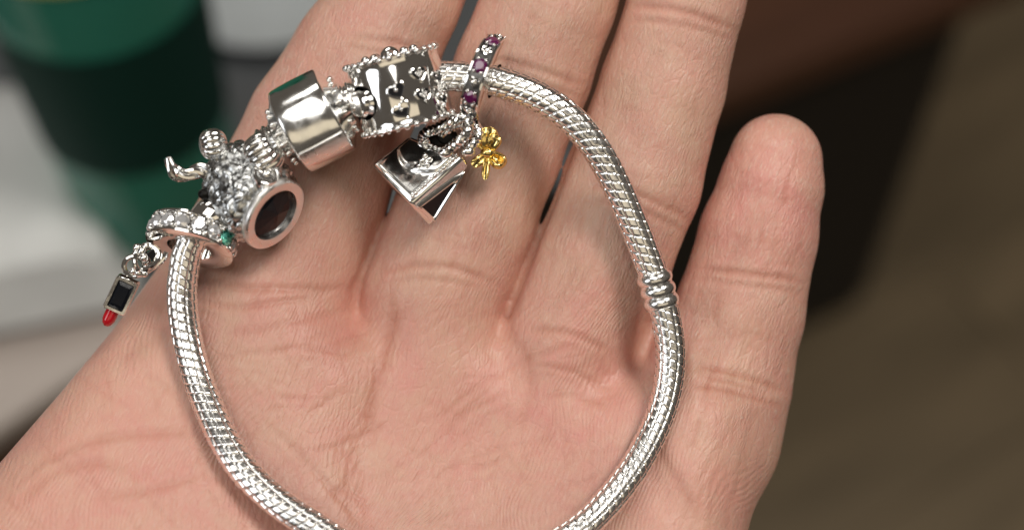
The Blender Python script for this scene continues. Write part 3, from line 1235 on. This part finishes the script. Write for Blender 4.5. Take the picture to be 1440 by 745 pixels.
def add_heart(ang, h, s, textured, rot=0.0):
    hp = heart(36, s)
    c_, s_ = math.cos(rot), math.sin(rot)
    hp = [(x * c_ - y * s_, x * s_ + y * c_) for x, y in hp]
    mb = MB()
    pts = [cyl(ang + math.degrees(x / RD), h + y, rad_at(h) + .04) for x, y in hp]
    mb.tube(pts, .13, 8, True)
    hr = part('heart_outline', mb, SILVER, drum)
    mb = MB()
    vs, fs = [cyl(ang, h, rad_at(h) + .025)], []
    for kk, sc in enumerate((.5, 1.0)):
        for x, y in hp:
            vs.append(cyl(ang + math.degrees(x * sc / RD), h + y * sc, rad_at(h) + .025))
    for i in range(36):
        i2 = (i + 1) % 36
        fs.append((0, 1 + i, 1 + i2))
        fs.append((1 + i, 37 + i, 37 + i2, 1 + i2))
    mb.add(vs, fs)
    part('heart_recess', mb, BLACK, hr)
    mb = MB()
    if textured:
        for x, y in ((-.38, .3), (.38, .3), (0, -.1), (-.2, .05), (.22, .02), (0, -.5), (.02, .3)):
            x, y = x * s, y * s
            mb.ball(cyl(ang + math.degrees((x * c_ - y * s_) / RD), h + x * s_ + y * c_, rad_at(h) + .08), .2 * s, 8, 6)
    else:
        x, y = -.15 * s, .25 * s
        mb.ball(cyl(ang + math.degrees(x / RD), h + y, rad_at(h) - .12), .30 * s, 12, 8)
    part('heart_relief', mb, SILVER, hr)


add_heart(0, .05, 1.0, False, .35)
add_heart(0, -2.1, 1.0, False, .45)
add_heart(30, 1.2, .92, True)
add_heart(29, -1.1, .92, True, .1)
add_heart(57, .4, .85, False)
add_heart(58, -2.0, .85, False)
# collar of the chain inside the left opening
hcen = cyl(-50, -.25, RD - .2)
hdir = (cyl(-50, -.25, RD + 1) - cyl(-50, -.25, RD)).normalized()
Mh = frame(hcen, hdir)
mb = MB()
mb.lathe([(0, 1.2), (1.0, 1.25), (1.35, 1.1), (1.5, .7), (1.3, .35), (1.55, 0), (1.5, -.8), (0, -1.0)], 36, Mh)
part('socket', mb, SILVER, drum)
mb = MB()
mb.gem(.55, frame(cyl(-38, -1.1, RD + .35), (cyl(-38, 0, 6) - cyl(-38, 0, 5))), 8)
part('clear_stone', mb, CRYSTAL, drum, smooth=0)

# ------------------------------------------------------------------ bail of purple stones
bdir = Vector((.925, -.345, .16)).normalized()      # the hole's axis, along the chain
bcn = P3(683, 110, 6.6)
bail = thing('purple_stone_bail', bcn, 'narrow silver hoop set with a row of purple stones, standing around the chain', 'charm')
M = frame(bcn, bdir)
RB, WB = 4.85, 1.10
mb = MB()
mb.lathe([(2.0, -WB), (RB - .1, -WB), (RB + .08, -WB + .1), (RB + .1, -WB + .28), (RB - .12, -WB + .36), (RB - .12, WB - .36), (RB + .1, WB - .28), (RB + .08, WB - .1), (RB - .1, WB), (2.0, WB)], 90, M, closed=True)
part('hoop', mb, SILVER, bail)
mb = MB()
mb.lathe([(RB - .10, -WB + .36), (RB - .10, WB - .36)], 90, M)
part('dark_channel', mb, SILVER_DARK, bail)
# stones by their angle around the hoop; local y = front
upx = M.to_3x3() @ Vector((1, 0, 0))
SB = 1 if upx.y > 0 else -1       # +: picture up
for k in range(8):
    ang = math.radians(6 + 45 * k)
    rd = Vector((SB * math.sin(ang), math.cos(ang), 0))
    mb = MB()
    mb.gem(.88, M @ frame(rd * (RB - .08), rd, Vector((0, 0, 1))), 8, .42)
    st = part('purple_stone', mb, PURPLE, bail, smooth=0)
    mb = MB()
    for q in range(4):
        aa = ang + (-1 if q < 2 else 1) * .155
        rd2 = Vector((SB * math.sin(aa), math.cos(aa), 0))
        mb.ball(M @ (rd2 * (RB + .08) + Vector((0, 0, (-.42, .42)[q % 2]))), .24, 8, 6)
    part('prong', mb, SILVER, st)
    a2 = ang + math.radians(22.5)
    rd = Vector((SB * math.sin(a2), math.cos(a2), 0))
    Mg = M @ frame(rd * (RB + .02), rd, Vector((SB * math.cos(a2), -math.sin(a2), 0)))
    mb = MB()
    mb.tube([Mg @ Vector((x, y, .06)) for x, y in heart(24, .55)], .12, 8, True)
    mb.ball(Mg @ Vector((0, .1, 0)), .3, 10, 6, (1, 1, .5))
    part('silver_heart', mb, SILVER, bail)
# loop under the hoop
mb = MB()
lc = P3(656, 168, 6.2)
Mt = frame(lc, pdir(.8, .3, .5))
mb.tube([Mt @ Vector((1.15 * math.cos(2 * math.pi * k / 28), 1.15 * math.sin(2 * math.pi * k / 28), 0)) for k in range(28)], .36, 10, True)
mb.ball(P3(663, 160, 6.4), .75, 14, 10)
part('hanging_loop', mb, SILVER_OX, bail)

# ------------------------------------------------------------------ handbag charm
bag = thing('handbag_charm', P3(600, 260, 2), 'small silver handbag charm with black triangular side and twisted rope handles', 'charm')
A_, B_, C_, D_, E_ = P3(521, 231, 4.2), P3(575, 190, 3.6), P3(652, 219, 6.4), P3(577, 287, 7.2), P3(606, 320, 3.2)
F_ = P3(662, 232, 5.2)
back = E_ - D_
A2 = A_ + back * .95
B2 = B_ + (F_ - C_) * .9
mb = MB()
mb.add([A_, D_, C_, B_, A2, E_, F_, B2], [(0, 1, 2, 3), (1, 5, 6, 2), (5, 4, 7, 6), (4, 0, 3, 7), (3, 2, 6, 7), (0, 4, 5, 1)])
part('body', mb, SILVER_SCUFF, bag, bevel=.42)
# gusset frame and black panel
cg = (D_ + C_ + E_ + F_) / 4
ng = (C_ - D_).cross(E_ - D_).normalized()
if ng.z < 0:
    ng = -ng


def on_gusset(px_, py_, up):
    # ray through the picture point onto the gusset plane
    o_ = Vector((0, 0, D))
    d_ = P3(px_, py_, 0) - o_
    t_ = (cg + ng * up - o_).dot(ng) / d_.dot(ng)
    return o_ + d_ * t_


tri = [(589, 290), (651, 243), (610, 309)]
mb = MB()
mb.add([on_gusset(*p, .04) for p in tri] + [on_gusset(*p, -.3) for p in tri], [(0, 1, 2), (3, 5, 4), (0, 3, 4, 1), (1, 4, 5, 2), (2, 5, 3, 0)])
part('black_side_panel', mb, BLACK, bag, smooth=0)
mb = MB()
loop = []
for i in range(3):
    p0, p1 = tri[i], tri[(i + 1) % 3]
    for k in range(8):
        loop.append(on_gusset(p0[0] + (p1[0] - p0[0]) * k / 8, p0[1] + (p1[1] - p0[1]) * k / 8, .10))
mb.tube(loop, .25, 8, True)
part('side_panel_frame', mb, SILVER, bag)
# raised flap relief on the front
nf = (D_ - A_).cross(B_ - A_).normalized()
if nf.z < 0:
    nf = -nf


def on_front(s_, t_, up):
    a = A_.lerp(D_, s_)
    b = B_.lerp(C_, s_)
    return a.lerp(b, t_) + nf * up


mb = MB()
vs, fs = [], []
G = 40
for j in range(G + 1):
    for i in range(G + 1):
        s_, t_ = .06 + .88 * i / G, .06 + .88 * j / G
        dq = math.hypot((s_ - .5) * 1.15, (t_ - 1.0) * 1.0)
        up = .42 * (1 / (1 + math.exp((dq - .55) * 26))) + .10 + .10 * math.exp(-((dq - .56) / .05) ** 2)
        up += .12 * noise.noise(Vector((s_ * 9, t_ * 9, 0))) * math.exp(-(((s_ - .62) / .2) ** 2 + ((t_ - .6) / .25) ** 2))
        ed_ = min(i, j, G - i, G - j) / 3
        vs.append(on_front(s_, t_, up * min(1, ed_) - .05))
for j in range(G):
    for i in range(G):
        k = j * (G + 1) + i
        fs.append((k, k + 1, k + G + 2, k + G + 1))
mb.add(vs, fs)
part('flap', mb, SILVER_SCUFF, bag, smooth=60)
mb = MB()
for (s_, t_, r_) in ((.60, .62, .42), (.66, .70, .34), (.70, .60, .3), (.56, .72, .3), (.63, .52, .28)):
    mb.ball(on_front(s_, t_, .55), r_, 12, 8)
part('flap_ornament', mb, SILVER, bag)
mb = MB()
for k in range(15):
    mb.ball(on_front(.93, .10 + .84 * k / 14, .12 + .08 * (k % 2)), .24 + .05 * math.sin(k * 2.1), 8, 6)
for k in range(9):
    mb.ball(on_front(.30 + .6 * k / 8, .96, .1), .24, 8, 6)
part('edge_beading', mb, SILVER, bag)


def rope(pts, r, turns, name='handle'):
    cp, L_ = catmull(pts, 110)
    mb = MB()
    for st in range(2):
        vs = []
        for i, p in enumerate(cp):
            t_ = Vector(cp[min(i + 1, 109)] - cp[max(i - 1, 0)]).normalized()
            Mf = frame(Vector(p), t_)
            a = math.pi * st + 2 * math.pi * turns * i / 109
            vs.append(Mf @ Vector((r * .55 * math.cos(a), r * .55 * math.sin(a), 0)))
        mb.tube(vs, r * .62, 8)
    return part(name, mb, SILVER, bag)


rope([P3(594, 200, 4.6), P3(597, 188, 6.4), P3(612, 182, 7.2), P3(634, 172, 7.8), P3(651, 165, 7.8), P3(660, 172, 7.8), P3(656, 188, 7.9), P3(640, 203, 7.6), P3(625, 213, 6.9)], .55, 11)
rope([P3(618, 190, 4.2), P3(636, 178, 5), P3(655, 172, 5.6), P3(668, 176, 6.2), P3(673, 187, 6.6), P3(668, 199, 6.8), P3(656, 210, 6.6)], .55, 9)
mb = MB()
for (px_, py_, z_) in ((658, 213, 6.8), (626, 215, 7), (596, 200, 5)):
    mb.ball(P3(px_, py_, z_), .75, 12, 8, (1.1, .8, .8))
part('handle_stud', mb, SILVER_OX, bag)
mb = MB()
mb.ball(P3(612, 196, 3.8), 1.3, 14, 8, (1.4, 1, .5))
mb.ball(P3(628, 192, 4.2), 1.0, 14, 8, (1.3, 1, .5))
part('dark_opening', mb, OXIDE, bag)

# ------------------------------------------------------------------ gold bow
bow = thing('bow_charm', P3(685, 218, 3), 'tiny gold bow charm with two loops, beside the silver handbag', 'charm')
kn = P3(686, 215, 5.2)


def petal(c, dv, ln, wd_, th, name, pinch=.25):
    """bow loop: hollowed drop with a raised rim, from the knot outwards"""
    Mp = frame(c, dv)
    mb = MB()
    vs, fs = [], []
    NU, NV_ = 18, 20
    for j in range(NU + 1):
        t = j / NU
        w = wd_ * (pinch + (1 - pinch) * math.sin(math.pi * min(1, t * .62 + .02)) ** 1.2) * math.sqrt(max(0, 1 - t ** 6)) + .02
        for i in range(NV_):
            a = 2 * math.pi * i / NV_
            x = w * math.cos(a)
            y = th * (.55 + .45 * math.sin(math.pi * t)) * math.sin(a)
            y += .30 * th * (abs(math.cos(a)) ** 2) * (1 if math.sin(a) > 0 else .4) + .16 * th * math.cos(3 * math.pi * x / wd_)
            vs.append((x, y, ln * t))
    for j in range(NU):
        for i in range(NV_):
            i2 = (i + 1) % NV_
            fs.append((j * NV_ + i, j * NV_ + i2, (j + 1) * NV_ + i2, (j + 1) * NV_ + i))
    fs.append(tuple(range(NV_)))
    fs.append(tuple(NU * NV_ + i for i in range(NV_))[::-1])
    mb.add(vs, fs, Mp)
    return part(name, mb, GOLD, bow, smooth=50)


def bow_loop(dv, ln, wd_, tilt, name='loop'):
    """a ribbon folded back on the knot: teardrop band plus its hollow inside"""
    Mp = frame(kn, dv) @ Matrix.Rotation(tilt, 4, 'Z')
    pts = []
    for k in range(40):
        a = 2 * math.pi * k / 40
        x = wd_ * math.sin(a) * (1 - math.cos(a)) * .5 * 1.3
        pts.append(Vector((x, .30 * math.sin(a * 2) , ln * (1 - math.cos(a)) / 2)))
    mb = MB()
    mb.tube([Mp @ p for p in pts], .30, 8, True)
    for dy in (.28, -.28):
        mb.tube([Mp @ (p + Vector((0, dy, 0))) for p in pts], .26, 8, True)
    o_ = part(name, mb, GOLD, bow, smooth=60)
    mb = MB()
    cpt = sum(pts, Vector()) / 40
    mb.add([Mp @ (cpt + Vector((0, -.25, 0)))] + [Mp @ (p + Vector((0, -.1, 0))) for p in pts], [(0, 1 + k, 1 + (k + 1) % 40) for k in range(40)])
    part('fold', mb, GOLD, o_, smooth=60)


petal(kn + pdir(.1, -1) * .2, pdir(.06, -1, .25), 2.85, 1.1, .62, 'wing', .4)
petal(kn + pdir(.5, -.7) * .2, pdir(.45, -.85, .40), 2.3, .9, .6, 'wing', .45)
bow_loop(pdir(.80, .62, .1), 2.2, .85, -.3)
petal(kn + pdir(-.6, .5) * .3, pdir(-.72, .60, -.1), 2.0, .66, .42, 'tail', .45)
petal(kn + pdir(-.2, .9) * .3, pdir(-.10, 1, -.1), 2.8, .48, .36, 'tail', .7)
mb = MB()
mb.ball(kn + Vector((0, 0, .35)), .78, 16, 10, (1.1, .8, .9))
part('knot', mb, GOLD, bow)
mb = MB()
mb.tube([P3(652, 190, 5.5), P3(662, 196, 5.2), P3(672, 203, 5.0), kn - Vector((0, 0, .3))], .26, 8)
part('stem', mb, GOLD, bow)


# ------------------------------------------------------------------ the room behind
CAMW = (W @ Matrix.Translation((0, 0, D * S))).to_translation()


def ray(px_, py_):
    d_ = Vector((U(px_), V(py_), -D)).normalized()
    return (ROT.to_3x3() @ d_)


def on_z(px_, py_, h):
    d_ = ray(px_, py_)
    return CAMW + d_ * ((h - CAMW.z) / d_.z)


def wbox(mb, x0, x1, y0, y1, z0, z1, M=None):
    mb.add([(x0, y0, z0), (x1, y0, z0), (x1, y1, z0), (x0, y1, z0), (x0, y0, z1), (x1, y0, z1), (x1, y1, z1), (x0, y1, z1)],
           [(0, 3, 2, 1), (4, 5, 6, 7), (0, 1, 5, 4), (1, 2, 6, 5), (2, 3, 7, 6), (3, 0, 4, 7)], M)


def wobj(name, mb, mat, loc=(0, 0, 0), rz=0, parent=None, smooth=35, bevel=0, **props):
    """mesh in metres, world axes"""
    me = bpy.data.meshes.new(name)
    me.from_pydata([tuple(p) for p in mb.v], [], mb.f)
    bm = bmesh.new()
    bm.from_mesh(me)
    bmesh.ops.recalc_face_normals(bm, faces=bm.faces)
    for f in bm.faces:
        f.smooth = smooth > 0
    for e in bm.edges:
        if len(e.link_faces) == 2 and e.calc_face_angle(0) > math.radians(smooth):
            e.smooth = False
    bm.to_mesh(me)
    bm.free()
    me.materials.append(mat)
    o = bpy.data.objects.new(name, me)
    COL.objects.link(o)
    if parent:
        o.parent = parent
    else:
        o.location = loc
        o.rotation_euler.z = rz
    if bevel:
        m = o.modifiers.new('bevel', 'BEVEL')
        m.width = bevel
        m.segments = 2
    for k, v in props.items():
        o[k] = v
    return o


def wempty(name, loc, rz, label, cat):
    o = bpy.data.objects.new(name, None)
    COL.objects.link(o)
    o.empty_display_size = .02
    o.location = loc
    o.rotation_euler.z = rz
    o['label'] = label
    o['category'] = cat
    return o


def wood(name, c0, c1, sc=(3, 40, 40), rough=.45):
    m, nt, b = mat_new(name)
    tc = nd(nt, 'ShaderNodeTexCoord')
    mp = nd(nt, 'ShaderNodeMapping')
    mp.inputs['Scale'].default_value = sc
    nz = nd(nt, 'ShaderNodeTexNoise')
    nz.inputs['Scale'].default_value = 1.5
    nz.inputs['Detail'].default_value = 5
    nz.inputs['Distortion'].default_value = .6
    oi = nd(nt, 'ShaderNodeObjectInfo')
    add = nd(nt, 'ShaderNodeVectorMath', operation='ADD')
    nt.links.new(tc.outputs['Object'], add.inputs[0])
    nt.links.new(oi.outputs['Random'], add.inputs[1])
    nt.links.new(add.outputs[0], mp.inputs['Vector'])
    nt.links.new(mp.outputs['Vector'], nz.inputs['Vector'])
    mx = nd(nt, 'ShaderNodeMix', data_type='RGBA')
    mx.inputs[6].default_value = (*c0, 1)
    mx.inputs[7].default_value = (*c1, 1)
    nt.links.new(nz.outputs['Fac'], mx.inputs[0])
    hsv = nd(nt, 'ShaderNodeHueSaturation')
    mr = nd(nt, 'ShaderNodeMapRange')
    mr.inputs['To Min'].default_value = .88
    mr.inputs['To Max'].default_value = 1.12
    nt.links.new(oi.outputs['Random'], mr.inputs['Value'])
    nt.links.new(mr.outputs['Result'], hsv.inputs['Value'])
    nt.links.new(mx.outputs[2], hsv.inputs['Color'])
    nt.links.new(hsv.outputs[0], b.inputs['Base Color'])
    b.inputs['Roughness'].default_value = rough
    return m


FLOORW = wood('floor_wood', (.075, .056, .030), (.26, .19, .11), (2.5, 12, 12), .55)
DARKW = wood('dark_wood', (.04, .017, .009), (.125, .05, .026), (3, 30, 30), .45)
BLACKW = plain('flat_black', (.008, .007, .007), .5)
TABLEW = wood('table_top_wood', (.34, .29, .26), (.44, .38, .34), (4, 30, 30), .4)
GLASS = plain('green_glass', (.05, .36, .25), .08, trans=.45, ior=1.45)
BAND_DARK = plain('dark_band', (.007, .036, .027), .6, spec=.12)
YELLOW = plain('yellow_label', (.55, .50, .10), .5)
WHITEC = plain('white_paper', (.62, .63, .62), .8, nscale=60, namt=.15)
GREYC = plain('grey_plastic', (.075, .08, .085), .5, nscale=30, namt=.2)
LGREY = plain('pale_grey_plastic', (.42, .45, .46), .5, nscale=30, namt=.15)

# floor: boards on a base sheet
fr = math.radians(32)
mb = MB()
wbox(mb, -4, 4, -4, 4, -.05, -.006)
fl = wobj('floor', mb, BLACKW, (0, 0.6, 0), fr, kind='structure', label='olive brown wooden board floor')
PWD, PLN = .16, 1.3
for r_ in range(-9, 10):
    off = (r_ * .47) % PLN
    for c_ in range(-2, 3):
        mb = MB()
        x0 = c_ * PLN + off
        wbox(mb, x0 + .0008, x0 + PLN - .0008, r_ * PWD + .0008, (r_ + 1) * PWD - .0008, -.005, .004 * random.random() * .3)
        wobj('floor_board', mb, FLOORW, parent=fl)

# table at the left
TH = .70
pa = on_z(0, 600, TH)
pb = on_z(150, 500, TH)
ang = math.atan2(pb.y - pa.y, pb.x - pa.x)
tb = wempty('table', (pa.x, pa.y, 0), ang, 'pale topped table with a dark edge, at the left behind the hand', 'table')
mb = MB()
wbox(mb, -.55, .22, 0, .75, TH - .012, TH)
wobj('table_top', mb, TABLEW, parent=tb, bevel=.003)
mb = MB()
wbox(mb, -.548, .218, .004, .748, TH - .05, TH - .0125)
wobj('table_edge', mb, DARKW, parent=tb)
for x_ in (-.50, .17):
    for y_ in (.06, .69):
        mb = MB()
        wbox(mb, x_ - .025, x_ + .025, y_ - .025, y_ + .025, 0, TH - .05)
        wobj('leg', mb, DARKW, parent=tb)
mb = MB()
wbox(mb, -.47, .22, .03, .06, .05, TH - .05)
wobj('shade_panel', mb, BLACKW, parent=tb)  # black sheet put in for the shadow under the table

# bottle
bp_ = on_z(225, 372, TH)
bt = wempty('bottle', (bp_.x, bp_.y + .02, TH + .0066), 0, 'green glass bottle with a dark band, standing on the table', 'bottle')
mb = MB()
mb.lathe([(0, .0), (.022, 0), (.026, .003), (.0275, .012), (.0285, .06), (.0305, .11), (.0305, .15), (.027, .18), (.016, .21), (.0135, .26), (.0145, .262), (.0145, .275), (.012, .275), (.0115, .26), (.014, .209), (.025, .178), (.029, .15), (.0285, .06), (.026, .012), (0, .008)], 48)
wobj('glass', mb, GLASS, parent=bt)
mb = MB()
mb.lathe([(.0288, .050), (.0298, .080), (.0307, .101)], 48)
wobj('dark_band', mb, BAND_DARK, parent=bt)  # near-black green band around the lower glass
mb = MB()
mb.lathe([(.0312, .126), (.0312, .150), (.0305, .152)], 48)
wobj('yellow_label', mb, YELLOW, parent=bt)

# things beside the bottle
def cloth(name, c, sx, sy, sz, rz, mat, label, cat):
    mb = MB()
    vs, fs = [], []
    n = 14
    for j in range(n + 1):
        for i in range(n + 1):
            u, v = i / n * 2 - 1, j / n * 2 - 1
            e_ = (1 - abs(u) ** 5) * (1 - abs(v) ** 5)
            z = sz * (e_ ** .5) * (1 + .18 * noise.noise(Vector((u * 1.6, v * 1.6, sz * 70))))
            vs.append((u * sx, v * sy, z))
    for j in range(n):
        for i in range(n):
            k = j * (n + 1) + i
            fs.append((k, k + 1, k + n + 2, k + n + 1))
    m_ = (n + 1)
    fs.append(tuple([i for i in range(m_)][::-1] + [j * m_ for j in range(1, m_)] + [n * m_ + i for i in range(1, m_)] + [j * m_ + n for j in range(n - 1, 0, -1)]))
    mb.add(vs, fs)
    return wobj(name, mb, mat, c, rz, label=label, category=cat)


c0 = on_z(40, 330, TH)
cloth('napkin', (c0.x - .015, c0.y, TH + .0066), .05, .045, .030, .25, WHITEC, 'crumpled white paper napkin on the table left of the bottle', 'napkin')
c1 = on_z(30, 175, TH)
mb = MB()
wbox(mb, -.045, .03, -.02, .03, 0, .022)
wobj('grey_case', mb, GREYC, (c1.x, c1.y, TH + .0066), .2, bevel=.004, label='dark grey case on the table behind the white napkin', category='case')
c2 = on_z(10, 95, TH)
cloth('tissue', (c2.x - .01, c2.y + .03, TH + .0066), .045, .035, .03, .4, WHITEC, 'white tissue lying on the table behind the grey case', 'tissue')
mb = MB()
ra, rb_ = on_z(40, -30, TH), on_z(112, 215, TH)
mb.tube([(ra.x, ra.y, TH + .0152), (rb_.x, rb_.y, TH + .0152)], .0085, 14)
wobj('dark_rod', mb, BLACKW, label='dark rod lying on the table between the white tissue and the green bottle', category='rod')
c3 = on_z(385, 10, TH)
mb = MB()
mb.lathe([(0, 0), (.02, 0), (.034, .006), (.036, .009), (.033, .009), (.019, .003), (0, .003)], 40)
wobj('saucer', mb, LGREY, (c3.x, c3.y + .0, TH + .0066), 0, label='pale grey saucer behind the bottle, by the index finger', category='saucer')
mb = MB()
wbox(mb, -.34, .10, -.10, .12, 0, .006)
wobj('place_mat', mb, GREYC, (on_z(330, 120, TH).x, on_z(330, 120, TH).y + .02, TH + .0005), .3, bevel=.002, label='dark grey mat on the table under the bottle and napkin', category='mat')

# dark cabinet at the right
fa = on_z(1285, 470, 0)
CHT = min((h_ * .01 for h_ in range(10, 80)), key=lambda h_: (on_z(1412, 30, h_) - fa).to_2d().length)
ta = on_z(1430, 0, CHT)
tb_ = on_z(1030, 165, CHT)
ang = math.atan2(ta.y - tb_.y, ta.x - tb_.x)
print('cabinet height', CHT)
cb_ = wempty('cabinet', (ta.x, ta.y, 0), ang, 'dark wooden cabinet with a brown top standing on the floor at the right', 'cabinet')
mb = MB()
wbox(mb, -.9, -.02, .012, .6, .0, CHT - .001)
wobj('carcass', mb, BLACKW, parent=cb_, bevel=.02)  # shade on the wooden front is put into this near-black colour
mb = MB()
wbox(mb, -.92, .01, 0, .62, CHT, CHT + .03)
wobj('cabinet_top', mb, DARKW, parent=cb_, bevel=.005)
for o in list(bpy.data.objects):
    if '_o' in o:
        del o['_o']
